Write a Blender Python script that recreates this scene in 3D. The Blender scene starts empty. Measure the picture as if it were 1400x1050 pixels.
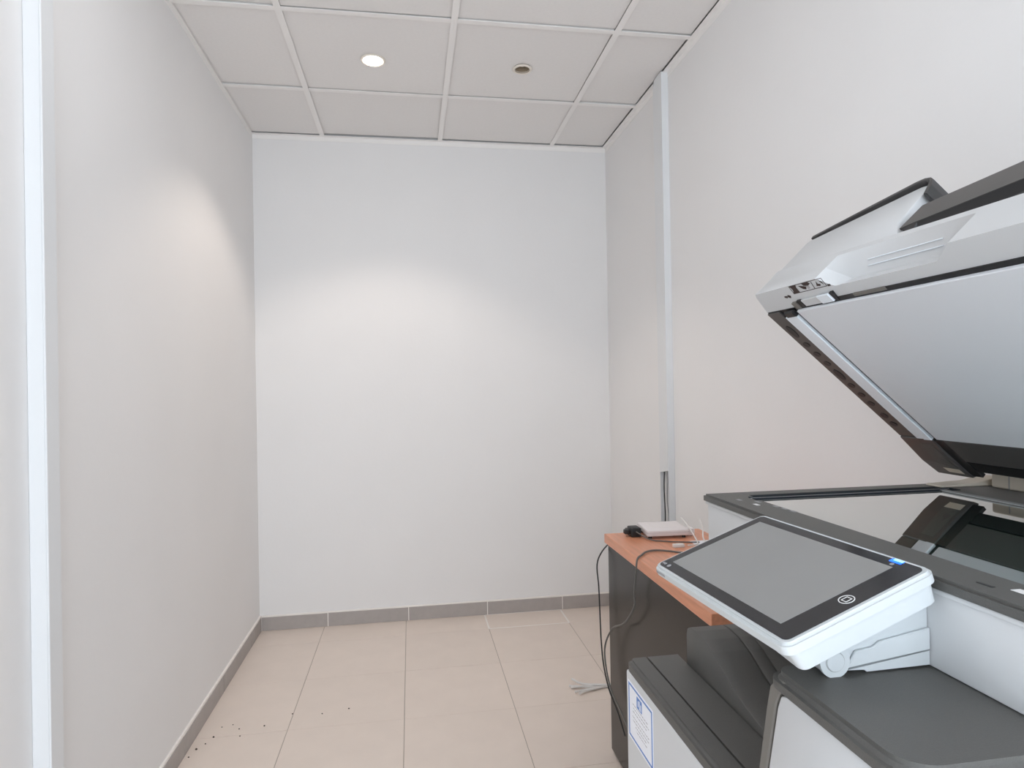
import bpy, bmesh, math, random
from mathutils import Vector, Matrix
random.seed(7)
scene = bpy.context.scene
COL = scene.collection

# ------------------------------------------------------------------ camera
CAM_H = 1.2085
F_PX, YAW, PITCH, ROLL = 876.26, 0.1573, 0.0039, -0.0173
cam_data = bpy.data.cameras.new('camera')
cam_data.sensor_fit = 'HORIZONTAL'
cam_data.sensor_width = 36.0
cam_data.lens = F_PX / 1400 * 36.0
cam_data.clip_start = 0.02
cam = bpy.data.objects.new('camera', cam_data)
COL.objects.link(cam)
_fw = Vector((math.sin(YAW) * math.cos(PITCH), math.cos(YAW) * math.cos(PITCH), math.sin(PITCH)))
_rt = Vector((math.cos(YAW), -math.sin(YAW), 0))
_up = _rt.cross(_fw)
_r = _rt * math.cos(ROLL) + _up * math.sin(ROLL)
_u = _up * math.cos(ROLL) - _rt * math.sin(ROLL)
cam.matrix_world = Matrix(((_r.x, _u.x, -_fw.x, 0), (_r.y, _u.y, -_fw.y, 0), (_r.z, _u.z, -_fw.z, CAM_H), (0, 0, 0, 1)))
scene.camera = cam

# ------------------------------------------------------------------ world, light, exposure
world = bpy.data.worlds.new('daylight')
scene.world = world
world.use_nodes = True
bg = world.node_tree.nodes['Background']
bg.inputs['Color'].default_value = (0.85, 0.95, 1.045, 1)
bg.inputs['Strength'].default_value = 5.3

XL, XR, YB, YR, HC = -0.769, 1.080, 3.3965, -1.60, 2.509     # room shell
WIN = (-0.70, 1.01, 0.06, 2.44)                               # glazed opening in the rear wall
portal = bpy.data.lights.new('window_portal', 'AREA')
portal.shape = 'RECTANGLE'
portal.size, portal.size_y = WIN[1] - WIN[0], WIN[3] - WIN[2]
portal.cycles.is_portal = True
po = bpy.data.objects.new('window_portal', portal)
COL.objects.link(po)
po.location = ((WIN[0] + WIN[1]) / 2, YR - 0.02, (WIN[2] + WIN[3]) / 2)
po.rotation_euler = (math.radians(90), 0, 0)

vs = scene.view_settings
vs.view_transform = 'Standard'
vs.look = 'None'
vs.gamma = 1
vs.use_curve_mapping = False
vs.exposure = 0.07
scene.cycles.use_denoising = True
scene.cycles.max_bounces = 12
scene.cycles.diffuse_bounces = 8
scene.cycles.sample_clamp_indirect = 8

# ------------------------------------------------------------------ materials
MATS = {}
def mat(name, col, rough=0.5, spec=0.5, noise=0.0, nscale=40.0, bump=0.0, bscale=200.0, metal=0.0,
        emit=None, estr=0.0, rnd=0.0, coat=0.0, stretch=None):
    m = bpy.data.materials.new(name)
    m.use_nodes = True
    nt = m.node_tree
    b = nt.nodes['Principled BSDF']
    b.inputs['Base Color'].default_value = (*col, 1)
    b.inputs['Roughness'].default_value = rough
    b.inputs['Specular IOR Level'].default_value = spec
    b.inputs['Metallic'].default_value = metal
    b.inputs['Coat Weight'].default_value = coat
    if emit:
        b.inputs['Emission Color'].default_value = (*emit, 1)
        b.inputs['Emission Strength'].default_value = estr
    tc = None
    if noise or bump:
        tc = nt.nodes.new('ShaderNodeTexCoord')
        src = tc.outputs['Object']
        if stretch:
            mp = nt.nodes.new('ShaderNodeMapping')
            mp.inputs['Scale'].default_value = stretch
            nt.links.new(src, mp.inputs['Vector'])
            src = mp.outputs['Vector']
    if noise or rnd:
        hsv = nt.nodes.new('ShaderNodeHueSaturation')
        hsv.inputs['Color'].default_value = (*col, 1)
        val = None
        if noise:
            n = nt.nodes.new('ShaderNodeTexNoise')
            n.inputs['Scale'].default_value = nscale
            n.inputs['Detail'].default_value = 6
            nt.links.new(src, n.inputs['Vector'])
            mr = nt.nodes.new('ShaderNodeMapRange')
            mr.inputs['From Min'].default_value = 0.25
            mr.inputs['From Max'].default_value = 0.75
            mr.inputs['To Min'].default_value = 1 - noise
            mr.inputs['To Max'].default_value = 1 + noise
            nt.links.new(n.outputs['Fac'], mr.inputs['Value'])
            val = mr.outputs['Result']
        if rnd:
            oi = nt.nodes.new('ShaderNodeObjectInfo')
            mr2 = nt.nodes.new('ShaderNodeMapRange')
            mr2.inputs['To Min'].default_value = 1 - rnd
            mr2.inputs['To Max'].default_value = 1 + rnd
            nt.links.new(oi.outputs['Random'], mr2.inputs['Value'])
            if val is None:
                val = mr2.outputs['Result']
            else:
                mu = nt.nodes.new('ShaderNodeMath')
                mu.operation = 'MULTIPLY'
                nt.links.new(val, mu.inputs[0])
                nt.links.new(mr2.outputs['Result'], mu.inputs[1])
                val = mu.outputs[0]
        nt.links.new(val, hsv.inputs['Value'])
        nt.links.new(hsv.outputs['Color'], b.inputs['Base Color'])
    if bump:
        n2 = nt.nodes.new('ShaderNodeTexNoise')
        n2.inputs['Scale'].default_value = bscale
        n2.inputs['Detail'].default_value = 4
        nt.links.new(src, n2.inputs['Vector'])
        bp = nt.nodes.new('ShaderNodeBump')
        bp.inputs['Strength'].default_value = bump
        bp.inputs['Distance'].default_value = 0.002
        nt.links.new(n2.outputs['Fac'], bp.inputs['Height'])
        nt.links.new(bp.outputs['Normal'], b.inputs['Normal'])
    MATS[name] = m
    return m

mat('wall_paint', (0.80, 0.79, 0.785), 0.85, 0.3, noise=0.012, nscale=3, bump=0.15, bscale=60)
mat('trunking_white', (0.73, 0.74, 0.75), 0.45, 0.5)
mat('ceiling_tile', (0.80, 0.78, 0.765), 0.95, 0.2, noise=0.015, nscale=90, bump=0.15, bscale=300, rnd=0.012)
mat('ceiling_bar', (0.86, 0.84, 0.82), 0.6)
mat('void', (0.08, 0.07, 0.06), 0.95)
mat('floor_tile', (0.74, 0.645, 0.575), 0.42, 0.5, noise=0.03, nscale=9, bump=0.05, bscale=120, rnd=0.015)
mat('grout', (0.42, 0.365, 0.32), 0.9)
mat('white_grout', (0.86, 0.82, 0.78), 0.9)
mat('skirting', (0.40, 0.365, 0.345), 0.5, noise=0.05, nscale=25)
mat('copier_white', (0.60, 0.61, 0.62), 0.42, 0.5, bump=0.05, bscale=900)
mat('copier_panel_white', (0.56, 0.59, 0.605), 0.42, 0.5)
mat('copier_dark', (0.095, 0.093, 0.087), 0.5, 0.5, noise=0.06, nscale=500, bump=0.25, bscale=900)
mat('copier_black', (0.012, 0.012, 0.013), 0.45, 0.5)
mat('trim_grey', (0.16, 0.15, 0.135), 0.5, 0.5)
mat('lid_grey', (0.075, 0.07, 0.067), 0.4, 0.5)
mat('pad_white', (0.72, 0.74, 0.77), 0.45, 0.4)
mat('strip_white', (0.82, 0.87, 0.92), 0.35, 0.5)
mat('beige_metal', (0.62, 0.56, 0.47), 0.5, 0.5)
mat('panel_glass', (0.022, 0.022, 0.025), 0.16, 0.6)
mat('panel_screen', (0.27, 0.27, 0.265), 0.3, 0.6, noise=0.03, nscale=14)  # switched-off screen: grey base stands in for the wall reflected in it
mat('led_blue', (0.02, 0.1, 0.8), 0.3, emit=(0.02, 0.16, 1.0), estr=1.6)
mat('mark_white', (0.8, 0.8, 0.8), 0.5)
mat('mark_grey', (0.30, 0.30, 0.31), 0.5)
mat('print_dark', (0.045, 0.028, 0.025), 0.6)
mat('print_grey', (0.42, 0.40, 0.41), 0.7)
mat('print_blue', (0.10, 0.22, 0.52), 0.5)
mat('sticker_paper', (0.84, 0.85, 0.90), 0.5)
mat('leaf_green', (0.03, 0.045, 0.015), 0.6)
mat('wood', (0.66, 0.285, 0.165), 0.32, 0.5, noise=0.14, nscale=6, stretch=(14, 1.2, 14))
mat('black_laminate', (0.017, 0.014, 0.011), 0.24, 0.32)
mat('cable_grey', (0.13, 0.125, 0.115), 0.5)
mat('cable_black', (0.02, 0.02, 0.02), 0.5)
mat('cable_white', (0.72, 0.70, 0.68), 0.5)
mat('router_white', (0.78, 0.74, 0.74), 0.45)
mat('lamp_ring', (0.80, 0.74, 0.66), 0.4)
mat('lamp_inside', (0.30, 0.24, 0.17), 0.5, noise=0.2, nscale=30)
mat('lamp_lit', (1, 0.95, 0.9), 0.4, emit=(1.0, 0.90, 0.78), estr=30.0)
mat('caster_rubber', (0.05, 0.05, 0.05), 0.7)
mat('fill_emitter', (0.9, 0.9, 0.9), 0.5, emit=(0.97, 0.98, 1.0), estr=3.6)  # glow of the added fill panel
mat('slit_dark', (0.008, 0.014, 0.02), 0.7, 0.08)
mat('feeder_black', (0.035, 0.034, 0.034), 0.4, 0.5)
mat('rail_grey', (0.33, 0.34, 0.34), 0.6)
mat('led_core', (0.4, 0.8, 1.0), 0.3, emit=(0.25, 0.75, 1.0), estr=1.1)
mat('grit', (0.06, 0.045, 0.035), 0.9)
mat('bed_grey', (0.16, 0.18, 0.175), 0.7)
mat('red_mark', (0.10, 0.012, 0.015), 0.5)

def glass_mat():
    m = bpy.data.materials.new('platen_glass')
    m.use_nodes = True
    nt = m.node_tree
    nt.nodes.clear()
    out = nt.nodes.new('ShaderNodeOutputMaterial')
    mix = nt.nodes.new('ShaderNodeMixShader')
    fr = nt.nodes.new('ShaderNodeFresnel')
    fr.inputs['IOR'].default_value = 1.5
    geo = nt.nodes.new('ShaderNodeNewGeometry')
    inv = nt.nodes.new('ShaderNodeMath'); inv.operation = 'SUBTRACT'; inv.inputs[0].default_value = 1.0
    pw = nt.nodes.new('ShaderNodeMath'); pw.operation = 'POWER'; pw.inputs[1].default_value = 4.5
    inv2 = nt.nodes.new('ShaderNodeMath'); inv2.operation = 'SUBTRACT'; inv2.inputs[0].default_value = 1.0
    fb = nt.nodes.new('ShaderNodeMath'); fb.operation = 'SUBTRACT'; fb.inputs[0].default_value = 1.0
    mul = nt.nodes.new('ShaderNodeMath'); mul.operation = 'MULTIPLY'
    nt.links.new(fr.outputs['Fac'], inv.inputs[1])
    nt.links.new(inv.outputs[0], pw.inputs[0])
    nt.links.new(pw.outputs[0], inv2.inputs[1])
    nt.links.new(geo.outputs['Backfacing'], fb.inputs[1])
    nt.links.new(inv2.outputs[0], mul.inputs[0])
    nt.links.new(fb.outputs[0], mul.inputs[1])
    tr = nt.nodes.new('ShaderNodeBsdfTransparent')
    tr.inputs['Color'].default_value = (0.72, 0.82, 0.78, 1)
    gl = nt.nodes.new('ShaderNodeBsdfGlossy')
    gl.inputs['Roughness'].default_value = 0.01
    gl.inputs['Color'].default_value = (0.96, 0.98, 0.97, 1)
    nt.links.new(mul.outputs[0], mix.inputs['Fac'])
    nt.links.new(tr.outputs[0], mix.inputs[1])
    nt.links.new(gl.outputs[0], mix.inputs[2])
    nt.links.new(mix.outputs[0], out.inputs['Surface'])
    MATS['platen_glass'] = m
glass_mat()

# ------------------------------------------------------------------ mesh helpers
def world_origin(o):
    v = Vector((0, 0, 0))
    while o is not None:
        v += o.location
        o = o.parent
    return v

def obj(name, bm, material, parent=None, fn=None, smooth=False, origin=None):
    """link a bmesh given in world coordinates as one mesh object (child of parent)"""
    if fn:
        for v in bm.verts:
            v.co = Vector(fn(v.co))
    bmesh.ops.recalc_face_normals(bm, faces=bm.faces)
    off = world_origin(parent) if parent else Vector((0, 0, 0))
    if origin is None and bm.verts:
        xs = [v.co for v in bm.verts]
        origin = Vector(((min(c.x for c in xs) + max(c.x for c in xs)) / 2,
                         (min(c.y for c in xs) + max(c.y for c in xs)) / 2,
                         min(c.z for c in xs)))
    origin = Vector(origin)
    for v in bm.verts:
        v.co -= origin
    me = bpy.data.meshes.new(name)
    bm.to_mesh(me)
    bm.free()
    me.materials.append(MATS[material])
    if smooth:
        for p in me.polygons:
            p.use_smooth = True
        try:
            me.set_sharp_from_angle(angle=math.radians(38))
        except Exception:
            pass
    o = bpy.data.objects.new(name, me)
    COL.objects.link(o)
    o.location = origin - off
    if parent:
        o.parent = parent
    return o

def empty(name, loc):
    o = bpy.data.objects.new(name, None)
    o.empty_display_size = 0.1
    COL.objects.link(o)
    o.location = loc
    return o

def tag(o, label, cat, group=None):
    o['label'] = label
    o['category'] = cat
    if group:
        o['group'] = group
    return o

def structure(o):
    o['kind'] = 'structure'
    return o

def box(x0, x1, y0, y1, z0, z1, r=0.0, seg=2, bm=None):
    b = bmesh.new()
    bmesh.ops.create_cube(b, size=1)
    for v in b.verts:
        v.co = Vector(((x0 + x1) / 2 + v.co.x * (x1 - x0), (y0 + y1) / 2 + v.co.y * (y1 - y0), (z0 + z1) / 2 + v.co.z * (z1 - z0)))
    if r > 0:
        bmesh.ops.bevel(b, geom=list(b.edges), offset=r, segments=seg, affect='EDGES', profile=0.5)
    if bm is None:
        return b
    merge(bm, b)
    return bm

def merge(dst, src):
    vm = {}
    for v in src.verts:
        vm[v] = dst.verts.new(v.co)
    for f in src.faces:
        try:
            dst.faces.new([vm[v] for v in f.verts])
        except ValueError:
            pass
    src.free()

def prism(poly, lo, hi, axis='y', r=0.0, seg=2):
    """extrude a 2-D polygon along an axis: axis y -> (x,z), axis x -> (y,z), axis z -> (x,y)"""
    b = bmesh.new()
    def P(p, t):
        return {'y': (p[0], t, p[1]), 'x': (t, p[0], p[1]), 'z': (p[0], p[1], t)}[axis]
    A = [b.verts.new(P(p, lo)) for p in poly]
    B = [b.verts.new(P(p, hi)) for p in poly]
    b.faces.new(A)
    b.faces.new(B[::-1])
    n = len(poly)
    for i in range(n):
        b.faces.new((A[i], B[i], B[(i + 1) % n], A[(i + 1) % n]))
    bmesh.ops.recalc_face_normals(b, faces=b.faces)
    if r > 0:
        bmesh.ops.bevel(b, geom=list(b.edges), offset=r, segments=seg, affect='EDGES', profile=0.5)
    return b

def rrect(x0, x1, y0, y1, r, n=5):
    rs = r if isinstance(r, (list, tuple)) else [r] * 4
    pts = []
    for (cx, cy, a0), q in zip(((x1, y1, 0), (x0, y1, 90), (x0, y0, 180), (x1, y0, 270)), rs):
        sx = -1 if cx == x1 else 1
        sy = -1 if cy == y1 else 1
        if q <= 0:
            pts.append((cx, cy))
            continue
        for i in range(n + 1):
            a = math.radians(a0 + 90 * i / n)
            pts.append((cx + sx * q + q * math.cos(a), cy + sy * q + q * math.sin(a)))
    return pts

def tube(pts, r, seg=8, bm=None, sub=5):
    """smooth tube through points (Catmull-Rom)"""
    P = [Vector(p) for p in pts]
    Q = []
    if len(P) > 2:
        E = [P[0] * 2 - P[1]] + P + [P[-1] * 2 - P[-2]]
        for i in range(1, len(E) - 2):
            for k in range(sub):
                t = k / sub
                a, b_, c, d = E[i - 1], E[i], E[i + 1], E[i + 2]
                Q.append(0.5 * ((2 * b_) + (c - a) * t + (2 * a - 5 * b_ + 4 * c - d) * t * t + (3 * b_ - a - 3 * c + d) * t ** 3))
        Q.append(P[-1])
    else:
        Q = P
    b = bm or bmesh.new()
    rings = []
    ref = Vector((0.3, 0.2, 0.93))
    for i, q in enumerate(Q):
        t = (Q[min(i + 1, len(Q) - 1)] - Q[max(i - 1, 0)]).normalized()
        s = t.cross(ref)
        if s.length < 1e-3:
            s = t.cross(Vector((1, 0, 0)))
        s.normalize()
        w = t.cross(s)
        ref = w.cross(t) if False else ref
        rings.append([b.verts.new(q + (s * math.cos(2 * math.pi * k / seg) + w * math.sin(2 * math.pi * k / seg)) * r) for k in range(seg)])
    for i in range(len(rings) - 1):
        for k in range(seg):
            b.faces.new((rings[i][k], rings[i][(k + 1) % seg], rings[i + 1][(k + 1) % seg], rings[i + 1][k]))
    b.faces.new(rings[0][::-1])
    b.faces.new(rings[-1])
    return b

def cyl(c, axis, r, h, seg=24, r2=None):
    """cylinder from centre c along +axis by h"""
    b = bmesh.new()
    ax = Vector(axis).normalized()
    s = ax.orthogonal().normalized()
    w = ax.cross(s)
    c = Vector(c)
    r2 = r if r2 is None else r2
    A, B = [], []
    for k in range(seg):
        a = 2 * math.pi * k / seg
        dv = s * math.cos(a) + w * math.sin(a)
        A.append(b.verts.new(c + dv * r))
        B.append(b.verts.new(c + ax * h + dv * r2))
    b.faces.new(A[::-1])
    b.faces.new(B)
    for k in range(seg):
        b.faces.new((A[k], A[(k + 1) % seg], B[(k + 1) % seg], B[k]))
    return b

def lathe(c, prof, seg=32, closed=False):
    """revolve (radius, z) profile about the vertical through c"""
    b = bmesh.new()
    rings = []
    for (r, z) in prof:
        rings.append([b.verts.new((c[0] + r * math.cos(2 * math.pi * k / seg), c[1] + r * math.sin(2 * math.pi * k / seg), c[2] + z)) for k in range(seg)])
    n = len(rings)
    for i in range(n if closed else n - 1):
        for k in range(seg):
            b.faces.new((rings[i][k], rings[i][(k + 1) % seg], rings[(i + 1) % n][(k + 1) % seg], rings[(i + 1) % n][k]))
    return b

def plate_holes(xs, ys, holes, z0, z1):
    """flat plate over grid lines xs, ys with the cells in holes left open"""
    b = bmesh.new()
    nx, ny = len(xs) - 1, len(ys) - 1
    V = {}
    def v(i, j, z):
        k = (i, j, z)
        if k not in V:
            V[k] = b.verts.new((xs[i], ys[j], z))
        return V[k]
    solid = lambda i, j: 0 <= i < nx and 0 <= j < ny and (i, j) not in holes
    for i in range(nx):
        for j in range(ny):
            if not solid(i, j):
                continue
            b.faces.new((v(i, j, z1), v(i + 1, j, z1), v(i + 1, j + 1, z1), v(i, j + 1, z1)))
            b.faces.new((v(i, j, z0), v(i, j + 1, z0), v(i + 1, j + 1, z0), v(i + 1, j, z0)))
            for di, dj, e in ((-1, 0, ((i, j), (i, j + 1))), (1, 0, ((i + 1, j), (i + 1, j + 1))), (0, -1, ((i, j), (i + 1, j))), (0, 1, ((i, j + 1), (i + 1, j + 1)))):
                if not solid(i + di, j + dj):
                    (a0, a1), (b0, b1) = e
                    b.faces.new((v(a0, a1, z0), v(b0, b1, z0), v(b0, b1, z1), v(a0, a1, z1)))
    return b

# ------------------------------------------------------------------ room shell
TOPZ = HC + 0.20
TH = 0.10
structure(obj('wall_back', box(XL - TH, XR + TH, YB, YB + TH, -0.05, TOPZ), 'wall_paint'))
structure(obj('wall_left', box(XL - TH, XL, YR, YB, -0.05, TOPZ), 'wall_paint'))
structure(obj('wall_right', box(XR, XR + TH, YR, YB, -0.05, TOPZ), 'wall_paint'))
bmw = plate_holes([XL - TH, WIN[0], WIN[1], XR + TH], [-0.05, WIN[2], WIN[3], TOPZ], {(1, 1)}, YR - TH, YR)
structure(obj('wall_rear', bmw, 'wall_paint', fn=lambda c: (c.x, c.z, c.y)))
# window frame round the opening behind the camera
bmf = plate_holes([WIN[0], WIN[0] + .05, (WIN[0] + WIN[1]) / 2 - .025, (WIN[0] + WIN[1]) / 2 + .025, WIN[1] - .05, WIN[1]],
                  [WIN[2], WIN[2] + .05, WIN[3] - .05, WIN[3]], {(1, 1), (3, 1)}, YR - 0.08, YR - 0.04)
w1 = structure(obj('window_1', bmf, 'trunking_white', fn=lambda c: (c.x, c.z, c.y)))

# floor: grout bed with one object for each tile
floor = structure(obj('floor', box(XL - TH, XR + TH, YR - TH, YB + TH, -0.06, -0.0016), 'grout', origin=(0, 0, 0)))
TX, TY, G = 0.4105, 0.4025, 0.0026
xj = [XL] + [x for x in [-0.452 + TX * k for k in range(-3, 6)] if XL + 0.02 < x < XR - 0.02] + [XR]
yj = [YB] + [y for y in [3.190 - TY * k for k in range(0, 20)] if YR + 0.02 < y < YB - 0.02] + [YR]
tile_mesh = {}
for i in range(len(xj) - 1):
    for j in range(len(yj) - 1):
        w, d = xj[i + 1] - xj[i] - G, yj[j] - yj[j + 1] - G * 0.5
        key = (round(w, 4), round(d, 4))
        cx, cy = (xj[i] + xj[i + 1]) / 2, (yj[j] + yj[j + 1]) / 2
        if key not in tile_mesh:
            b = box(-w / 2, w / 2, -d / 2, d / 2, -0.0085, 0)
            bmesh.ops.bevel(b, geom=[e for e in b.edges if all(v.co.z > -0.001 for v in e.verts)], offset=0.0006, segments=1, affect='EDGES')
            t = obj('floor_tile', b, 'floor_tile', floor, origin=(0, 0, 0))
            tile_mesh[key] = t.data
        else:
            t = bpy.data.objects.new('floor_tile', tile_mesh[key])
            COL.objects.link(t)
            t.parent = floor
        t.location = (cx, cy, random.uniform(-0.0003, 0.0002))
# fresh white grout round the small cut tile by the back wall
gx0, gx1, gy = 0.369, 0.780, 3.190
for q in ((gx0 - .004, gx0 + .004, gy, YB - .012), (gx1 - .004, gx1 + .004, gy, YB - .012), (gx0, gx1, gy - .003, gy + .003), (gx0, gx1, YB - .016, YB - .010)):
    obj('grout_line', box(q[0], q[1], q[2], q[3], -0.004, 0.0006), 'white_grout', floor)

# skirting tiles on white grout
BBH, BBT = 0.068, 0.010
def skirting(name, fixed, side, joints, axis):
    """row of skirting tiles: axis x -> along back wall, axis y -> along a side wall"""
    lo, hi = min(joints), max(joints)
    def bx(a, b_, t0, t1, z0, z1, r=0):
        if axis == 'x':
            y0, y1 = sorted((fixed + side * t0, fixed + side * t1))
            return box(a, b_, y0, y1, z0, z1, r, 1)
        x0, x1 = sorted((fixed + side * t0, fixed + side * t1))
        return box(x0, x1, a, b_, z0, z1, r, 1)
    base = structure(obj(name, bx(lo, hi, 0, BBT * 0.8, 0, BBH + 0.007), 'white_grout'))
    js = sorted(joints)
    for a, b_ in zip(js[:-1], js[1:]):
        obj('skirting_tile', bx(a + .0022, b_ - .0022, 0.001, BBT, 0.0008, BBH + random.uniform(-.001, .001), 0.001), 'skirting', base)
skirting('baseboard_back', YB, -1, [XL + BBT, -0.435, -0.028, 0.385, 0.793, XR - BBT], 'x')
skirting('baseboard_left', XL, 1, [YB] + [3.182 - 0.451 * k for k in range(0, 12)] + [YR], 'y')
skirting('baseboard_right', XR, -1, [YB] + [3.10 - 0.451 * k for k in range(0, 12)] + [YR], 'y')

# suspended ceiling: slab above, T-bars, one object for each panel
ceil = structure(obj('ceiling', box(XL - TH, XR + TH, YR - TH, YB + TH, TOPZ, TOPZ + 0.08), 'void', origin=(0, 0, TOPZ)))
CX0, CR1, CT, BW = -0.4249, 2.8689, 0.6, 0.024
cxj = [XL] + [CX0 + CT * k for k in range(0, 3)] + [XR]
cyj = [YB] + [y for y in [CR1 - CT * k for k in range(0, 10)] if y > YR + 0.05] + [YR]
def tbar(x0, x1, y0, y1, z0=HC - 0.0015, z1=HC):
    b = box(x0, x1, y0, y1, z0, z1)
    if x1 - x0 < y1 - y0:
        m = (x0 + x1) / 2
        box(m - .003, m + .003, y0, y1, z1, z1 + 0.035, bm=b)
    else:
        m = (y0 + y1) / 2
        box(x0, x1, m - .003, m + .003, z1, z1 + 0.034, bm=b)
    return b
for x in cxj[1:-1]:
    obj('ceiling_bar', tbar(x - BW / 2, x + BW / 2, YR, YB), 'ceiling_bar', ceil)
for y in cyj[1:-1]:
    for a, b_ in zip(cxj[:-1], cxj[1:]):
        a2 = a + BW / 2 if a != XL else a
        b2 = b_ - BW / 2 if b_ != XR else b_
        obj('ceiling_bar', tbar(a2, b2, y - BW / 2, y + BW / 2), 'ceiling_bar', ceil)
def angle(x0, x1, y0, y1, wall):
    b = box(x0, x1, y0, y1, HC - 0.0024, HC - .0016)
    wx0, wx1, wy0, wy1 = wall
    box(wx0, wx1, wy0, wy1, HC - 0.024, HC - 0.0024, bm=b)
    return b
AW = 0.022
trims = [(XL, XR, YB - AW, YB, (XL, XR, YB - .0015, YB)), (XL, XL + AW * .3, YR, YB - AW, (XL, XL + .0015, YR, YB - AW)),
         (XR - AW, XR, YR, YB - AW, (XR - .0015, XR, YR, YB - AW))]
for k, q in enumerate(trims):
    structure(obj('trim_%d' % (k + 1), angle(*q), 'ceiling_bar'))
LAMPS = [(CX0 + 0.3, CR1 - 0.285), (CX0 + 0.9, CR1 - 0.285)]
def panel_with_hole(x0, x1, y0, y1, c, r, z0, z1):
    b = bmesh.new()
    n = 32
    sq, ci = [], []
    for k in range(n):
        a = 2 * math.pi * (k + .5) / n
        dx, dy = math.cos(a), math.sin(a)
        ci.append((c[0] + r * dx, c[1] + r * dy))
        ts = []
        if dx > 0: ts.append((x1 - c[0]) / dx)
        if dx < 0: ts.append((x0 - c[0]) / dx)
        if dy > 0: ts.append((y1 - c[1]) / dy)
        if dy < 0: ts.append((y0 - c[1]) / dy)
        t = min(ts)
        sq.append([c[0] + t * dx, c[1] + t * dy])
    for (qx, qy) in ((x0, y0), (x1, y0), (x0, y1), (x1, y1)):
        k = min(range(n), key=lambda i: (sq[i][0] - qx) ** 2 + (sq[i][1] - qy) ** 2)
        sq[k] = [qx, qy]
    L = [[b.verts.new((p[0], p[1], z)) for p in ring] for ring, z in ((sq, z0), (ci, z0), (ci, z1), (sq, z1))]
    for s in range(4):
        A, B = L[s], L[(s + 1) % 4]
        for k in range(n):
            b.faces.new((A[k], A[(k + 1) % n], B[(k + 1) % n], B[k]))
    return b
FILL_ROWS = (3,)
for i in range(len(cxj) - 1):
    for j in range(len(cyj) - 1):
        x0, x1 = cxj[i] + random.uniform(.006, .0118), cxj[i + 1] - random.uniform(.006, .0118)
        y1, y0 = cyj[j] - random.uniform(.008, .0138), cyj[j + 1] + random.uniform(.005, .010)
        if i == 0:
            x0 = XL + .002
        if j == 0:
            y1 = YB - .022 - random.uniform(.0, .004)
        if i == len(cxj) - 2:
            x1 = XR - .022 - random.uniform(.0, .003)
        g = random.uniform(0.003, 0.008)
        if i == 1 and j in FILL_ROWS:
            continue
        hole = [l for l in LAMPS if x0 < l[0] < x1 and y0 < l[1] < y1]
        if hole:
            b = panel_with_hole(x0, x1, y0, y1, hole[0], 0.042 if hole[0] is LAMPS[0] else 0.036, HC + g, HC + g + .014)
        else:
            b = box(x0, x1, y0, y1, HC + g, HC + g + .014)
        t = obj('ceiling_panel', b, 'ceiling_tile', ceil)
        t.rotation_euler = (random.uniform(-.003, .003), random.uniform(-.003, .003), random.uniform(-.003, .003))

for j, lb in zip(FILL_ROWS, ('added fill light panel, out of view, set flush between the grid bars',)):
    x0, x1, y1, y0 = cxj[1] + .0125, cxj[2] - .0125, cyj[j] - .0125, cyj[j + 1] + .0125
    lr = empty('added_fill_panel', ((x0 + x1) / 2, (y0 + y1) / 2, HC))  # added glowing panel, out of view, to brighten walls and floor
    tag(lr, lb, 'added fill light')
    obj('frame', plate_holes([x0, x0 + .018, x1 - .018, x1], [y0, y0 + .018, y1 - .018, y1], {(1, 1)}, HC + .0005, HC + .030), 'ceiling_bar', lr)
    obj('fill_face', box(x0 + .0182, x1 - .0182, y0 + .0182, y1 - .0182, HC + .004, HC + .008), 'fill_emitter', lr)

# ------------------------------------------------------------------ downlights
def downlight(c, lit):
    root = empty('downlight', (c[0], c[1], HC))
    cc = (c[0], c[1], HC)
    if lit:
        tag(root, 'lit recessed halogen downlight glowing warm white in ceiling panel', 'downlight')
        obj('ring', lathe(cc, [(0.038, 0.004), (0.039, -0.003), (0.045, -0.004), (0.049, 0.0005), (0.041, 0.006)], closed=True), 'lamp_ring', root, smooth=True)
        obj('lens', lathe(cc, [(0.0001, -0.008), (0.018, -0.007), (0.031, -0.004), (0.0385, 0.001)]), 'lamp_lit', root, smooth=True)
        sp = bpy.data.lights.new('halogen_bulb', 'SPOT')
        sp.energy = 26
        sp.color = (1.0, 0.88, 0.78)
        sp.spot_size = math.radians(112)
        sp.spot_blend = 0.42
        sp.shadow_soft_size = 0.03
        so = bpy.data.objects.new('halogen_bulb', sp)
        COL.objects.link(so)
        so.parent = root
        so.location = (0, 0, -0.012)
    else:
        tag(root, 'unlit recessed downlight, an open brown can with cream rim', 'downlight')
        obj('ring', lathe(cc, [(0.030, 0.004), (0.031, -0.003), (0.036, -0.0035), (0.041, 0.0005), (0.034, 0.006)], closed=True), 'lamp_ring', root, smooth=True)
        obj('can', lathe(cc, [(0.0305, -0.001), (0.029, 0.02), (0.0285, 0.05), (0.0001, 0.052)]), 'lamp_inside', root, smooth=True)
        obj('bulb', lathe(cc, [(0.0001, 0.016), (0.015, 0.018), (0.022, 0.023), (0.022, 0.028), (0.012, 0.045)]), 'lamp_ring', root, smooth=True)
downlight(LAMPS[0], True)
downlight(LAMPS[1], False)

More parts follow.
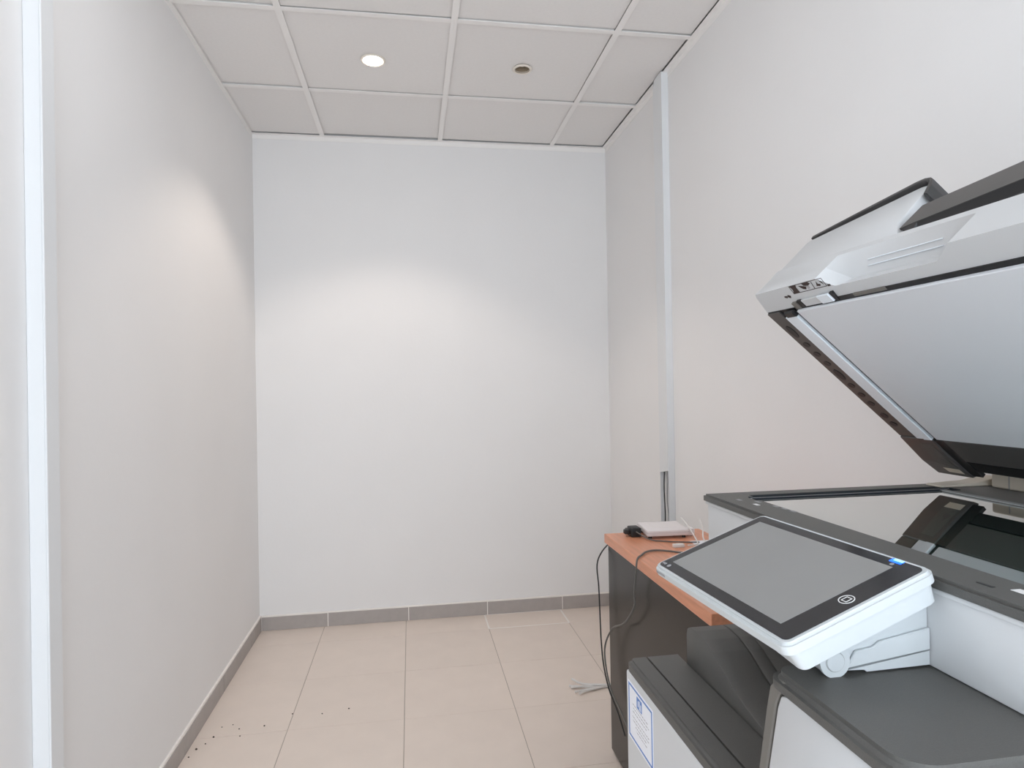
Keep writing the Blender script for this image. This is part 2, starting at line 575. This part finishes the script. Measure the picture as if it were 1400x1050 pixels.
# ------------------------------------------------------------------ cable trunking on the walls
RTY0, RTY1, RTX, OPENZ = 2.527, 2.617, 1.050, 0.835
rt = empty('cable_trunking', (XR - .015, 2.572, 0))
tag(rt, 'white cable trunking on right wall, its cover open at the bottom', 'cable trunking')
b = box(XR - .0015, XR - .0002, RTY0, RTY1, 0.20, HC - .001)
box(RTX + .0015, XR - .0015, RTY0, RTY0 + .0016, 0.20, HC - .001, bm=b)
box(RTX + .0015, XR - .0015, RTY1 - .0016, RTY1, 0.20, HC - .001, bm=b)
obj('channel', b, 'trunking_white', rt)
cov = prism([(RTY0 - .001, OPENZ + .012), (RTY1 + .001, OPENZ - .004), (RTY1 + .001, HC - .03), (RTY1 - .012, HC - .024), (RTY1 - .014, HC - .002), (RTY0 - .001, HC - .002)], RTX, RTX + .0016, 'x')
obj('cover', cov, 'trunking_white', rt)
cabs = [('network_cable', 'white network cable inside open end of wall trunking', 'cable_white', 2.585, .0028, .006),
        ('network_cable', 'thin grey network cable dangling in open wall trunking', 'mark_grey', 2.566, .0022, .010),
        ('power_cable', 'black power cable inside the open wall trunking', 'cable_black', 2.603, .0025, .004)]
for nm, lb, mt, y, r, wob in cabs:
    pts = [(1.064, y + wob * math.sin(k * 1.7 + y * 30), 0.95 - 0.06 * k) for k in range(0, 9)]
    tag(obj(nm, tube(pts, r, 6), mt, smooth=True), lb, 'cable')

lt = empty('cable_trunking', (XL + .018, 1.463, 0))
tag(lt, 'white vertical cable trunking standing off the left wall', 'cable trunking')
obj('channel', box(XL + .0003, -0.7375, 1.440, 1.485, 0.0, HC - .002, .001, 1), 'trunking_white', lt)
obj('cover', box(-0.7372, -0.733, 1.4385, 1.4865, 0.0, HC - .002, .001, 1), 'trunking_white', lt)

# ------------------------------------------------------------------ low cabinet with wood top
DX0, DX1, DY0, DY1, DZ = 0.625, 0.957, 1.285, 2.05, 0.7165
cab = empty('low_cabinet', ((DX0 + DX1) / 2, (DY0 + DY1) / 2, 0))
tag(cab, 'black low cabinet with orange-brown wood top beside the copier', 'cabinet')
obj('top', box(DX0, DX1, DY0, DY1, DZ - .029, DZ, .002, 2), 'wood', cab, origin=(DX0, DY0, DZ))
obj('side_panel', box(DX0 + .010, DX0 + .028, DY0 + .012, DY1 - .010, 0.012, DZ - .0292, .0008, 1), 'black_laminate', cab)
obj('side_panel', box(DX1 - .028, DX1 - .008, DY0 + .012, DY1 - .010, 0.012, DZ - .0292, .0008, 1), 'black_laminate', cab)
obj('end_panel', box(DX0 + .0285, DX1 - .0285, DY1 - .030, DY1 - .012, 0.012, DZ - .0292), 'black_laminate', cab)
obj('door', box(DX0 + .0285, (DX0 + DX1) / 2 - .001, DY0 + .012, DY0 + .030, 0.06, DZ - .0295), 'black_laminate', cab)
obj('door', box((DX0 + DX1) / 2 + .001, DX1 - .0285, DY0 + .012, DY0 + .030, 0.06, DZ - .0295), 'black_laminate', cab)
obj('bottom', box(DX0 + .0285, DX1 - .0285, DY0 + .031, DY1 - .031, 0.03, 0.048), 'black_laminate', cab)
for fx in (DX0 + .03, DX1 - .03):
    for fy in (DY0 + .04, DY1 - .04):
        obj('foot', cyl((fx, fy, 0), (0, 0, 1), .012, .0125, 12), 'caster_rubber', cab)

# ------------------------------------------------------------------ things on the cabinet
# power adapter that props up the router
ad = empty('power_adapter', (0.71, 1.997, DZ))
tag(ad, 'small black power plug beside the white router on the cabinet', 'power adapter')
obj('body', box(0.693, 0.727, 1.975, 2.020, DZ, DZ + .030, .004), 'cable_black', ad, smooth=True)
obj('plug', box(0.676, 0.693, 1.988, 2.008, DZ + .008, DZ + .022, .003), 'cable_black', ad, smooth=True)
# router tilted on it
RA = math.radians(3)
ro = Vector((0.733, 1.938, DZ + .0085))
def rfn(c):
    y, z = c.y * math.cos(RA) - c.z * math.sin(RA), c.y * math.sin(RA) + c.z * math.cos(RA)
    a = math.radians(-3)
    return ro + Vector((c.x * math.cos(a) - y * math.sin(a), c.x * math.sin(a) + y * math.cos(a), z))
rtr = empty('router', ro)
tag(rtr, 'flat white network router lying on the wood cabinet top', 'router')
for fx in (.012, .123):
    for fy in (.012, .096):
        obj('foot', cyl((fx, fy, .001), (0, 0, -1), .006, .0082 + fy * .052, 10), 'cable_black', rtr, fn=rfn)
obj('case', box(0, .135, 0, .108, .0, .019, .003, 2), 'router_white', rtr, fn=rfn, smooth=True)
obj('seam', box(-.0004, .1354, -.0004, .1084, .0115, .0120), 'mark_grey', rtr, fn=rfn)
obj('vent_panel', box(.03, .105, .03, .09, .0189, .0195), 'router_white', rtr, fn=rfn)
tag(obj('network_plug', box(0.86, 0.90, 1.955, 1.985, DZ, DZ + .024, .004), 'router_white', smooth=True), 'white plastic wall plug beside the router by the wall', 'plug')
tag(obj('cable_connector', box(.772, .806, 1.822, 1.838, DZ, DZ + .010, .002), 'cable_white', smooth=True), 'small white cable connector lying on the wood cabinet top', 'connector')
tag(obj('paper_note', box(.850, .945, 1.800, 1.885, DZ, DZ + .002), 'sticker_paper'), 'white paper note lying on the wood cabinet top', 'paper')
tag(obj('white_wire', tube([(.873, 2.0, DZ + .05), (.868, 1.93, DZ + .035), (.862, 1.86, DZ + .008), (.845, 1.825, DZ + .006), (.815, 1.822, DZ + .006)], .0022, 6), 'cable_white', smooth=True),
    'thin white wire running from router to white cable connector', 'wire')
tag(obj('white_wire', tube([(.932, 1.985, DZ + .045), (.912, 1.925, DZ + .03), (.890, 1.875, DZ + .012), (.882, 1.83, DZ + .0055), (.890, 1.78, DZ + .0035), (.91, 1.70, DZ + .0035)], .0022, 6), 'cable_white', smooth=True),
    'thin white wire looping down over the white paper note', 'wire')
tag(obj('dark_cable', tube([(.700, 2.04, DZ + .004), (.688, 2.015, DZ + .022), (.705, 1.985, DZ + .02), (.735, 1.925, DZ + .004), (.775, 1.895, DZ + .003), (.82, 1.875, DZ + .003), (.87, 1.86, DZ + .003)], .0022, 6), 'cable_grey', smooth=True),
    'thin dark cable lying along the front of the white router', 'cable')
tag(obj('dark_cable', tube([(.82, 1.72, DZ + .0035), (.77, 1.755, DZ + .0035), (.716, 1.795, DZ + .0035), (.676, 1.79, DZ + .004), (.645, 1.755, DZ + .004), (.621, 1.725, DZ + .001),
     (.612, 1.712, DZ - .03), (.614, 1.735, DZ - .10), (.613, 1.735, DZ - .135), (.610, 1.815, DZ - .21), (.606, 1.915, .425 + .03), (.602, 1.985, .375), (.603, 1.985, .31), (.606, 1.94, .25), (.610, 1.865, .225), (.613, 1.80, .195), (.614, 1.775, .135)], .0027, 8), 'cable_grey', smooth=True),
    'long grey cable hanging over cabinet edge down its black side', 'cable')
tag(obj('dark_cable', tube([(.66, 2.056, DZ - .02), (.622, 2.062, DZ - .06), (.605, 2.07, .61), (.607, 2.062, .54), (.606, 2.050, .45), (.604, 2.035, .375), (.606, 2.02, .30), (.609, 1.975, .24), (.612, 1.90, .205), (.613, 1.835, .165)], .0024, 8), 'cable_black', smooth=True),
    'black cable hanging off the far end of the cabinet', 'cable')

# white cables on the floor behind the cabinet
for k, (dy, dz, sp) in enumerate(((.0, .0, .03), (.008, .004, .012), (-.006, .0, -.012), (.004, .008, .055), (-.010, .003, -.03))):
    pts = [(.606 + .006 * k, 2.470 + sp + dy, .006 + (.012 if sp > .04 else .0) + abs(sp) * .1), (.66, 2.474 + sp * .5 + dy, .006 + dz * .6), (.72, 2.476 + dy, .005 + dz), (.79, 2.474 - dy, .005 + dz), (.90, 2.48 + dy, .005 + dz)]
    tag(obj('floor_cable', tube(pts, .0042, 8), 'cable_white', smooth=True), 'cut white cable end lying on the floor behind the cabinet', 'cable', 'cut white cables on the floor')

# grit on the floor near the left wall
b = bmesh.new()
for gx, gy, gs in ((-.54, 2.43, .0035), (-.70, 2.385, .004), (-.735, 2.315, .0045), (-.715, 2.345, .003), (-.745, 2.27, .003), (-.61, 2.375, .003), (-.625, 2.425, .003), (-.25, 2.50, .0035), (-.345, 2.48, .003), (-.455, 2.50, .003), (-.655, 2.46, .0025), (-.69, 2.45, .0025)):
    s = cyl((gx, gy, 0), (0.2, 0.1, 1), gs, gs * .8, 6, gs * .6)
    merge(b, s)
g = obj('floor_grit', b, 'grit')
g['kind'] = 'stuff'
tag(g, 'dark specks of grit scattered on the floor tiles', 'grit')

# ------------------------------------------------------------------ copier
XD, XS, XB = 0.345, 0.493, 1.035
YF, YN = 1.020, 0.408
ZT, ZS, ZTR, ZW = 1.0213, 0.930, 0.758, 0.739
cop = empty('office_copier', (0.69, 0.714, 0))
tag(cop, 'white and black office copier with raised lid and touch panel', 'copier')

# base with paper drawers, front doors
obj('body', box(XD + .014, XB, YN + .004, YF - .002, .075, .715, .004, 2), 'copier_white', cop)
for k, (z0, z1) in enumerate(((.085, .165), (.169, .265), (.269, .355), (.359, .445))):
    dr = obj('paper_drawer', box(XD, XD + .014, YN + .004, YF - .002, z0, z1, .003, 2), 'copier_white', cop, smooth=True)
    obj('handle', box(XD - .0015, XD + .002, .62, .81, z1 - .034, z1 - .012, .001, 1), 'copier_dark', dr)
for cxx in (XD + .08, XB - .07):
    for cyy in (YN + .07, YF - .07):
        c = obj('caster', box(cxx - .012, cxx + .012, cyy - .012, cyy + .012, .05, .075), 'trim_grey', cop)
        obj('wheel', cyl((cxx, cyy - .011, .026), (0, 1, 0), .026, .022, 20), 'caster_rubber', c, smooth=True)
obj('front_cover', prism(rrect(.604, YF, .449, ZW, [.004, .001, .004, .004]), XD, XD + .014, 'x', .0015, 1), 'copier_white', cop, smooth=True)
door_poly = [(.415, .449), (.640, .449), (.631, .66), (.603, .775), (.572, .895), (.566, .9085), (.555, .9125), (.415, .9125)]
obj('front_door', prism(door_poly, XD - .001, XD + .014, 'x', .002, 2), 'copier_white', cop, smooth=True)
# grey edge trim left of the door
trim_poly = [(.6345, .66), (.6435, .66), (.618, .775), (.592, .885), (.585, .910), (.572, .9225), (.560, .9245), (.560, .9145), (.5675, .9105), (.5745, .897), (.606, .775)]
obj('door_trim', prism(trim_poly, XD - .001, XD + .03, 'x', .0015, 1), 'trim_grey', cop, smooth=True)
obj('hinge_mark', box(XD + .001, XD + .012, .596, .602, .806, .818), 'red_mark', cop)
# leaf emblem low on the door
leaf = [(.548, .778), (.541, .788), (.536, .795), (.531, .790), (.527, .782), (.530, .772), (.538, .768), (.545, .771)]
obj('leaf_emblem', prism(leaf, XD - .0016, XD - .0009, 'x'), 'leaf_green', cop)

# dark working shelf right of the output bay
shelf = prism(rrect(XD - .004, XS + .03, YN - .006, .588, [0, .02, .035, 0], 8), .9145, ZS, 'z')
bmesh.ops.bevel(shelf, geom=[e for e in shelf.edges if all(v.co.z > ZS - .0001 for v in e.verts)], offset=.0075, segments=3, affect='EDGES')
obj('work_shelf', shelf, 'copier_dark', cop, smooth=True)
obj('toner_housing', box(XD + .016, XB, YN + .004, .560, .7155, .914), 'copier_dark', cop)
obj('inner_wall', box(XS + .06, XB, .5605, .60, .7155, .930), 'copier_black', cop)
obj('bay_back', box(XB - .09, XB, .6005, YF - .004, .7155, .9295), 'copier_dark', cop)

# output tray: flat dark top with two grooves, ramp behind
def strip(x0, x1):
    bs = prism(rrect(x0, x1, .61, YF, [0, .012 if x0 < .35 else 0, 0, 0], 5), .7395, ZTR, 'z')
    sel = [e for e in bs.edges if all(v.co.z > ZTR - .0001 for v in e.verts) and (all(v.co.x < x0 + .013 for v in e.verts) and x0 < .35 or all(v.co.y > YF - .013 for v in e.verts))]
    bmesh.ops.bevel(bs, geom=sel, offset=.006, segments=3, affect='EDGES')
    return bs
obj('output_tray', strip(XD + .0005, .3765), 'copier_dark', cop, smooth=True)
obj('tray_base', box(XD + .015, XB - .091, .604, YF - .003, .7152, .7393), 'copier_black', cop)
obj('output_tray', strip(.3795, .4325), 'copier_dark', cop, smooth=True)
obj('output_tray', box(.4345, XB - .091, .6105, .984, .7395, .748), 'copier_black', cop)
ramp = [(.984, .745), (.984, .802), (.980, .8135), (.968, .8195), (.945, .8215), (.918, .8185), (.890, .8105), (.862, .7975), (.835, .7855), (.800, .7755), (.765, .7690), (.735, .7660), (.700, .7640), (.640, .7625), (.625, .745)]
for k, (xa, xb2) in enumerate(((.4345, .4900), (.4915, .5125), (.5140, .60), (.6015, .90))):
    obj('tray_ramp', prism(ramp, xa, xb2, 'x', .0018, 2), 'copier_dark', cop, smooth=True)

# scanner unit
obj('scanner_body', box(XS, XB, YN, YF, .9305, ZT - .0115, .0025, 2), 'copier_white', cop, smooth=True)
obj('scanner_ledge', box(XS - .003, XB, YN - .003, YF + .003, ZT - .0175, ZT - .0118, .002, 2), 'copier_white', cop, smooth=True)
GX0, GX1, GY0, GY1 = .545, .874, YN + .035, .946
SX0, SX1, SY0, SY1 = .552, .90, .972, .992
rim = plate_holes([XS - .005, GX0, SX0, GX1, SX1, XB + .025], [YN - .005, GY0, GY1, SY0, SY1, YF + .004],
                  {(1, 1), (2, 1), (2, 3), (3, 3)}, ZT - .0112, ZT)
sel = [e for e in rim.edges if all(v.co.z > ZT - .0001 for v in e.verts) and len(e.link_faces) == 2 and abs(e.link_faces[0].normal.dot(e.link_faces[1].normal)) < .5
       and (all(v.co.x < XS for v in e.verts) or all(v.co.y > YF for v in e.verts))]
bmesh.ops.recalc_face_normals(rim, faces=rim.faces)
bmesh.ops.bevel(rim, geom=sel, offset=.003, segments=2, affect='EDGES')
rimo = obj('scanner_rim', rim, 'copier_dark', cop)
obj('scanner_bed', box(GX0 - .004, GX1 + .004, GY0 - .004, GY1 + .004, ZT - .0117, ZT - .0113), 'bed_grey', cop)
obj('platen_glass', box(GX0 + .0002, GX1 - .0002, GY0 + .0002, GY1 - .0002, ZT - .003, ZT - .0008), 'platen_glass', cop)
obj('slit_glass', box(SX0 + .0002, SX1 - .0002, SY0 + .0002, SY1 - .0002, ZT - .003, ZT - .0008), 'slit_dark', cop)
obj('slit_bed', box(SX0 - .002, SX1 + .002, SY0 - .002, SY1 + .002, ZT - .0117, ZT - .0113), 'copier_black', cop)
obj('slit_divider', box(SX0 - .014, SX1, .9585, .9605, ZT + .0001, ZT + .0013), 'mark_grey', cop)
obj('slit_border', box(SX0 - .012, SX1 + .01, .9605, .9715, ZT + .0001, ZT + .0010), 'slit_dark', cop)
obj('slit_border', box(SX0 - .012, SX1 + .01, .9465, .9585, ZT + .0001, ZT + .0010), 'slit_dark', cop)
obj('rear_rail', box(GX1, GX1 + .012, YN, .95, ZT + .0001, ZT + .0016), 'rail_grey', cop)
# size marks printed on the front rim
for k, (mx, my) in enumerate(((.512, .948), (.517, .905), (.531, .925), (.537, .885), (.539, .865), (.540, .845))):
    obj('size_mark', box(mx, mx + .006, my, my + .012, ZT, ZT + .0003), 'mark_white' if k == 1 else 'mark_grey', cop)
obj('size_mark', box(.520, .530, .474, .491, ZT, ZT + .0003), 'mark_white', cop)
obj('size_mark', box(.510, .514, .500, .516, ZT, ZT + .0003), 'copier_black', cop)
obj('hinge_block', box(.985, XB + .020, .45, .962, ZT, ZT + .042, .003, 2), 'beige_metal', cop)
obj('hinge_seam', box(.9843, .9852, .9275, .9290, ZT, ZT + .038), 'mark_grey', cop)
obj('hinge_bracket', prism([(.90, ZT), (1.02, ZT), (1.02, ZT + .014), (1.012, ZT + .014), (.97, ZT + .006), (.90, ZT + .003)], .975, 1.010, 'y', .001, 1), 'beige_metal', cop)

# ---- control panel
PC = Vector((0.3911, 0.6621, 1.0051))
PRX = Vector((0.0588, -0.9983, 0))
PUP = Vector((0.9429, 0.0556, 0.3283))
PN = PRX.cross(PUP)
def pf(c):
    return PC + PRX * c[0] + PUP * c[1] + PN * c[2]
hb = prism(rrect(-.1285, .1405, -.0855, .0845, .011, 6), -.0115, -.0004, 'z')
bmesh.ops.bevel(hb, geom=[e for e in hb.edges if all(v.co.z > -.0005 for v in e.verts)], offset=.003, segments=3, affect='EDGES')
panel = obj('control_panel', hb, 'copier_panel_white', cop, fn=pf, smooth=True)
pb = prism(rrect(-.100, .1372, -.0800, .0815, .009, 6), -.033, -.0122, 'z')
for v in pb.verts:
    if v.co.z < -.03:
        v.co.x = .1375 + (v.co.x - .138) * .82
        v.co.y = .0795 + (v.co.y - .0815) * (.95 if v.co.x > .09 else .86)
bmesh.ops.bevel(pb, geom=[e for e in pb.edges if all(v.co.z < -.03 for v in e.verts)], offset=.002, segments=2, affect='EDGES')
obj('panel_back', pb, 'copier_panel_white', panel, fn=pf, smooth=True)
obj('panel_glass', prism(rrect(-.1225, .1340, -.0792, .0782, .006, 6), -.001, .0003, 'z'), 'panel_glass', panel, fn=pf)
obj('screen', prism([(-.10875, -.06525), (.10875, -.06525), (.10875, .06525), (-.10875, .06525)], .0003, .0006, 'z'), 'panel_screen', panel, fn=pf)
ring = lathe((.1212, -.001, 0), [(.0066, .0004), (.0075, .0004), (.0075, .0007), (.0066, .0007)], 24, True)
obj('contactless_mark', ring, 'mark_white', panel, fn=pf)
obj('contactless_mark', plate_holes([.1178, .1185, .1239, .1246], [-.0048, -.0040, .0020, .0028], {(1, 1)}, .0004, .0007), 'mark_white', panel, fn=pf)
obj('power_led', box(.0965, .1105, .0728, .0785, .0003, .0009), 'led_blue', panel, fn=pf)
obj('led_window', box(.0995, .1105, .0755, .0785, .0009, .0011), 'led_core', panel, fn=pf)
obj('power_mark', cyl((.1035, .0695, .0003), (0, 0, 1), .0022, .0003, 12), 'mark_grey', panel, fn=pf)
for (mx, my, mr) in ((-.118, -.0735, .0020), (-.1135, -.0735, .0022), (-.104, -.0735, .0030)):
    obj('indicator', cyl((mx, my, .0003), (0, 0, 1), mr, .0003, 12), 'mark_grey', panel, fn=pf)
obj('card_slot', box(-.120, -.098, -.0860, -.0853, -.0085, -.0055), 'mark_grey', panel, fn=pf)

# ---- arm carrying the panel
arm_poly = [(.381, .958), (.377, .944), (.380, .934), (.388, .929), (.397, .930), (.404, .9355), (XS - .0005, .947), (XS - .0005, 1.000), (.470, .994)]
arm = obj('panel_arm', prism(arm_poly, .553, .690, 'y', .002, 2), 'copier_panel_white', cop, smooth=True)
obj('arm_cover', prism([(.412, .9525), (.430, .9545), (.4375, .9595), (XS - .001, .9685), (XS - .001, .9475), (.402, .9365)], .5495, .553, 'y', .001, 1), 'copier_panel_white', arm, smooth=True)
obj('hinge_cap', cyl((.3900, .553, .9445), (0, -1, 0), .0155, .004, 28), 'copier_panel_white', arm, smooth=True)
obj('hinge_groove', cyl((.3900, .549, .9445), (0, -1, 0), .0098, .0002, 24), 'rail_grey', arm)
obj('hinge_cap', cyl((.3900, .549, .9445), (0, -1, 0), .0092, .0012, 24, .0088), 'copier_panel_white', arm, smooth=True)
obj('arm_foot', prism([(.404, .9345), (XS - .001, .9460), (XS - .001, .9325), (.424, .9315), (.422, .9335)], .551, .66, 'y'), 'copier_panel_white', arm)

# ---- raised lid: local coordinates a (from front edge to hinge), u (out of the top), y
LA = Vector((0.608, 1.020, 1.329))
LD = Vector((math.cos(math.radians(40.57)), 0, -math.sin(math.radians(40.57))))
LN = Vector((-LD.z, 0, LD.x))
def lf(c):
    return Vector((LA.x, 0, LA.z)) + LD * c[0] + LN * c[2] + Vector((0, c[1], 0))
LY0 = .412
# shell: section swept along y with a grip notch in the front
N = [(.0, .0), (-.037, .006), (-.034, .030), (-.031, .056), (-.029, .068), (.02, .072), (.40, .066), (.415, .02), (.412, .0)]
K = [(.0, .0), (-.018, .003), (-.004, .030), (-.031, .056), (-.029, .068), (.02, .072), (.40, .066), (.415, .02), (.412, .0)]
b = bmesh.new()
E0 = [(max(a, -.030), u) for a, u in N]
rings = []
for y, S in ((1.020, E0), (1.014, N), (.852, N), (.824, K), (.645, K), (.618, N), (LY0, N)):
    rings.append([b.verts.new((a, y, u)) for a, u in S])
for A, B in zip(rings[:-1], rings[1:]):
    for k in range(len(A)):
        b.faces.new((A[k], A[(k + 1) % len(A)], B[(k + 1) % len(A)], B[k]))
b.faces.new(rings[0])
b.faces.new(rings[-1][::-1])
lid = obj('lid', b, 'copier_white', cop, fn=lf, smooth=True)
# document feeder on the left end
feed = prism([(1.019, .060), (1.018, .140), (1.010, .147), (.800, .1865), (.785, .184), (.779, .172), (.772, .10), (.745, .066)], -.0285, .36, 'x', .004, 2)
def ffn(c):
    a = c.x
    if a < .05:
        a = a + max(0, c.z - .06) * .10
    return lf((a, c.y, c.z))
obj('feeder', feed, 'copier_white', lid, fn=ffn, smooth=True)
cover = prism([(1.012, .1475), (.900, .1705), (.812, .1875), (.798, .1888), (.788, .1865), (.780, .180), (.776, .170), (.772, .155), (.765, .155), (.768, .171), (.774, .184), (.784, .192), (.797, .1960), (.812, .1955), (.900, .178), (1.013, .1545)], -.0215, .365, 'x', .0015, 2)
obj('feeder_cover', cover, 'feeder_black', lid, fn=lf, smooth=True)
# input tray
b = bmesh.new()
st = []
for y, ub, ut in ((.752, .080, .126), (.725, .083, .130), (LY0, .118, .170)):
    base = .066
    st.append([b.verts.new(q) for q in ((-.027, y, ub), (-.021, y, ut), (.31, y, ut), (.31, y, base), (-.012 if y < .74 else -.022, y - (.022 if y > .74 else 0), base))])
for A, B in zip(st[:-1], st[1:]):
    for k in range(5):
        b.faces.new((A[k], A[(k + 1) % 5], B[(k + 1) % 5], B[k]))
b.faces.new(st[0])
b.faces.new(st[-1][::-1])
obj('input_tray', b, 'copier_black', lid, fn=lf)
te = bmesh.new()
ev = [te.verts.new(q) for q in ((-.0276, .752, .0795), (-.0276, .725, .0835), (-.0276, LY0, .1185), (-.0216, LY0, .1705), (-.0216, .725, .1305), (-.0216, .752, .1265))]
ev2 = [te.verts.new((v.co.x + .004, v.co.y, v.co.z)) for v in ev]
for f in ((0, 1, 4, 5), (1, 2, 3, 4)):
    te.faces.new([ev[k] for k in f])
    te.faces.new([ev2[k] for k in f[::-1]])
for k in range(6):
    te.faces.new((ev[k], ev[(k + 1) % 6], ev2[(k + 1) % 6], ev2[k]))
obj('tray_lit_face', te, 'lid_grey', lid, fn=lf)  # lighter front face against black underside: shade put into the tray's colours
# underside
obj('backing_frame', box(.002, .411, LY0 + .004, 1.018, -.0012, .0005), 'copier_black', lid, fn=lf)
obj('pad', box(.006, .3315, LY0 + .012, .9345, -.007, -.0012, .001, 1), 'pad_white', lid, fn=lf)
obj('side_channel', box(.003, .333, .982, 1.0185, -.004, -.0012, .0008, 1), 'lid_grey', lid, fn=lf)
for k, (a0, w) in enumerate(((.035, .030), (.078, .012), (.103, .012), (.128, .012), (.150, .028), (.187, .012), (.212, .012), (.236, .012), (.268, .014), (.292, .012))):
    h = cyl((0, 0, 0), (0, 0, -1), 1, .0012, 16)
    for v in h.verts:
        v.co = Vector((a0 + w / 2 + v.co.x * w / 2, 1.001 + v.co.y * .0075, -.0040 + v.co.z))
    obj('slot', h, 'copier_black', lid, fn=lf)
obj('white_strip', box(.016, .334, .963, .979, -.006, -.0012, .0008, 1), 'strip_white', lid, fn=lf)
obj('white_strip', box(.016, .334, .9455, .9625, -.0075, -.0012, .0008, 1), 'strip_white', lid, fn=lf)
obj('strip_end', box(.004, .016, .943, .968, -.009, -.0012, .002, 1), 'copier_black', lid, fn=lf)
# latches by the lip
obj('latch', box(-.010, .0035, .850, .910, -.0025, .0015, .0006, 1), 'copier_white', lid, fn=lf)
obj('latch', box(-.012, .0035, .842, .868, -.0045, -.0008, .0006, 1), 'strip_white', lid, fn=lf)
obj('latch_gap', box(-.012, .005, .8335, .8405, -.0022, .0022), 'copier_black', lid, fn=lf)
obj('latch_gap', box(-.010, .004, .912, .922, -.0022, .0018), 'copier_black', lid, fn=lf)
obj('latch', box(-.008, .006, .924, .936, -.0030, .0015), 'trim_grey', lid, fn=lf)
obj('lip_gap', box(-.001, .005, LY0 + .01, .833, -.0014, .0010), 'copier_black', lid, fn=lf)
obj('lip_rail', box(-.0015, .0035, .74, .80, -.0024, .0005), 'trim_grey', lid, fn=lf)
# instruction label on the lip
def lipf(c):
    a = c[0]
    return lf((a, c[1], -.006 * a / .037 - .0003 + c[2]))
def pbox(a0, a1, y0, y1, h=.0003):
    return box(a0, a1, y0, y1, -h, 0)
def parm(poly, h=.0003):
    return prism(poly, -h, 0, 'z')
lab = obj('instruction_label', plate_holes([-.0362, -.0354, -.0219, -.0211], [.838, .8388, .9172, .918], {(1, 1)}, -.0003, .0), 'print_dark', lid, fn=lipf)
for poly in ([(-.0362, .918), (-.0362, .900), (-.031, .903), (-.0212, .902), (-.0212, .918), (-.028, .914), (-.033, .915)],
             [(-.0362, .886), (-.0362, .872), (-.032, .868), (-.029, .875), (-.031, .884)],
             [(-.033, .896), (-.026, .890), (-.024, .884), (-.0285, .880), (-.031, .888)],
             [(-.034, .864), (-.022, .866), (-.022, .865), (-.034, .863)],
             [(-.033, .853), (-.025, .858), (-.024, .850), (-.027, .848), (-.028, .853)],
             [(-.034, .847), (-.030, .842), (-.025, .842), (-.030, .845)]):
    obj('pictogram', parm(poly), 'print_dark', lid, fn=lipf)
obj('pictogram', pbox(-.030, -.024, .874, .879), 'print_grey', lid, fn=lipf)
obj('pictogram', pbox(-.0235, -.0205, .830, .836), 'print_dark', lid, fn=lipf)
obj('pictogram', parm([(-.0215, .944), (-.019, .946), (-.0165, .940), (-.020, .937)]), 'print_dark', lid, fn=lipf)
obj('pictogram', parm([(-.0225, .935), (-.0185, .937), (-.0155, .932), (-.0195, .929)]), 'print_dark', lid, fn=lipf)
# notch lines
for q in (.038, .044):
    obj('grip_line', box(-.0135 - (q - .038) * 1.0, -.0125 - (q - .038) * 1.0, .665, .79, q - .0012, q), 'strip_white', lid, fn=lf)
# rear hinge cover
obj('hinge_cover', prism([(.3335, -.0012), (.3335, -.006), (.395, -.010), (.436, -.007), (.442, .004), (.3335, .004)], .946, 1.0185, 'y', .0015, 1), 'lid_grey', lid, fn=lf)
obj('hinge_cover', prism([(.3335, -.0012), (.3335, -.006), (.390, -.006), (.394, .004), (.3335, .004)], LY0 + .01, .925, 'y', .001, 1), 'lid_grey', lid, fn=lf)
obj('hinge_gap', box(.336, .432, .9255, .9455, -.005, .002), 'copier_black', lid, fn=lf)
def hrf(c):
    a = c[0]
    base = -.006 - .004 * (a - .3335) / .0615 if a < .395 else -.010 + .003 * (a - .395) / .041
    return lf((a, c[1], base - .0002 + c[2]))
obj('hinge_recess', prism([(.346, .984), (.346, .958), (.395, .953), (.410, .953), (.410, .986), (.395, .986)], -.0004, .0, 'z'), 'copier_dark', lid, fn=hrf)
obj('recess_edge', prism([(.411, .953), (.424, .953), (.424, .984), (.411, .986)], -.0005, .0, 'z'), 'beige_metal', lid, fn=hrf)
obj('hinge_slot', box(.394, .418, LY0 + .02, .9245, -.004, .004), 'copier_black', lid, fn=lf)

# ---- registration sticker on the front cover
SY_0, SY_1, SZ_0, SZ_1 = .906, 1.009, .6385, .7235
def sf(c):
    return Vector((XD - .0004 - c[2], c[0], c[1]))
stk = obj('inventory_sticker', prism([(SY_0 - .003, SZ_0 - .004), (SY_1 + .003, SZ_0 - .004), (SY_1 + .003, SZ_1 + .003), (SY_0 - .003, SZ_1 + .003)], -.0003, .0, 'z'), 'sticker_paper', cop, fn=sf)
obj('sticker_border', plate_holes([SY_0, SY_0 + .0035, SY_1 - .0035, SY_1], [SZ_0, SZ_0 + .003, SZ_1 - .003, SZ_1], {(1, 1)}, .0, .0003), 'print_blue', stk, fn=sf)
lg = obj('sticker_logo', prism(rrect(.949, .9715, .6985, .7165, .001), .0, .0003, 'z'), 'print_blue', stk, fn=sf)
for (a, c, d, e) in ((.952, .9545, .7005, .7105), (.957, .9595, .7005, .714), (.9625, .9655, .703, .712)):
    obj('logo_stroke', prism([(a, d), (c, d), (c, e), (a, e)], .0003, .0005, 'z'), 'sticker_paper', stk, fn=sf)
row = .695
for ln_, (ya, yb) in enumerate(((.925, .992), (.920, .988), (.930, .990), (.920, .992), (.921, .990), (.932, .978), (.930, .975))):
    y = ya
    while y < yb:
        w = random.uniform(.003, .009)
        obj('text_line', prism([(y, row), (min(y + w, yb), row), (min(y + w, yb), row + .0014), (y, row + .0014)], .0, .0002, 'z'), 'print_grey', stk, fn=sf)
        y += w + .0022
    row -= .0058 if ln_ != 2 else .0085
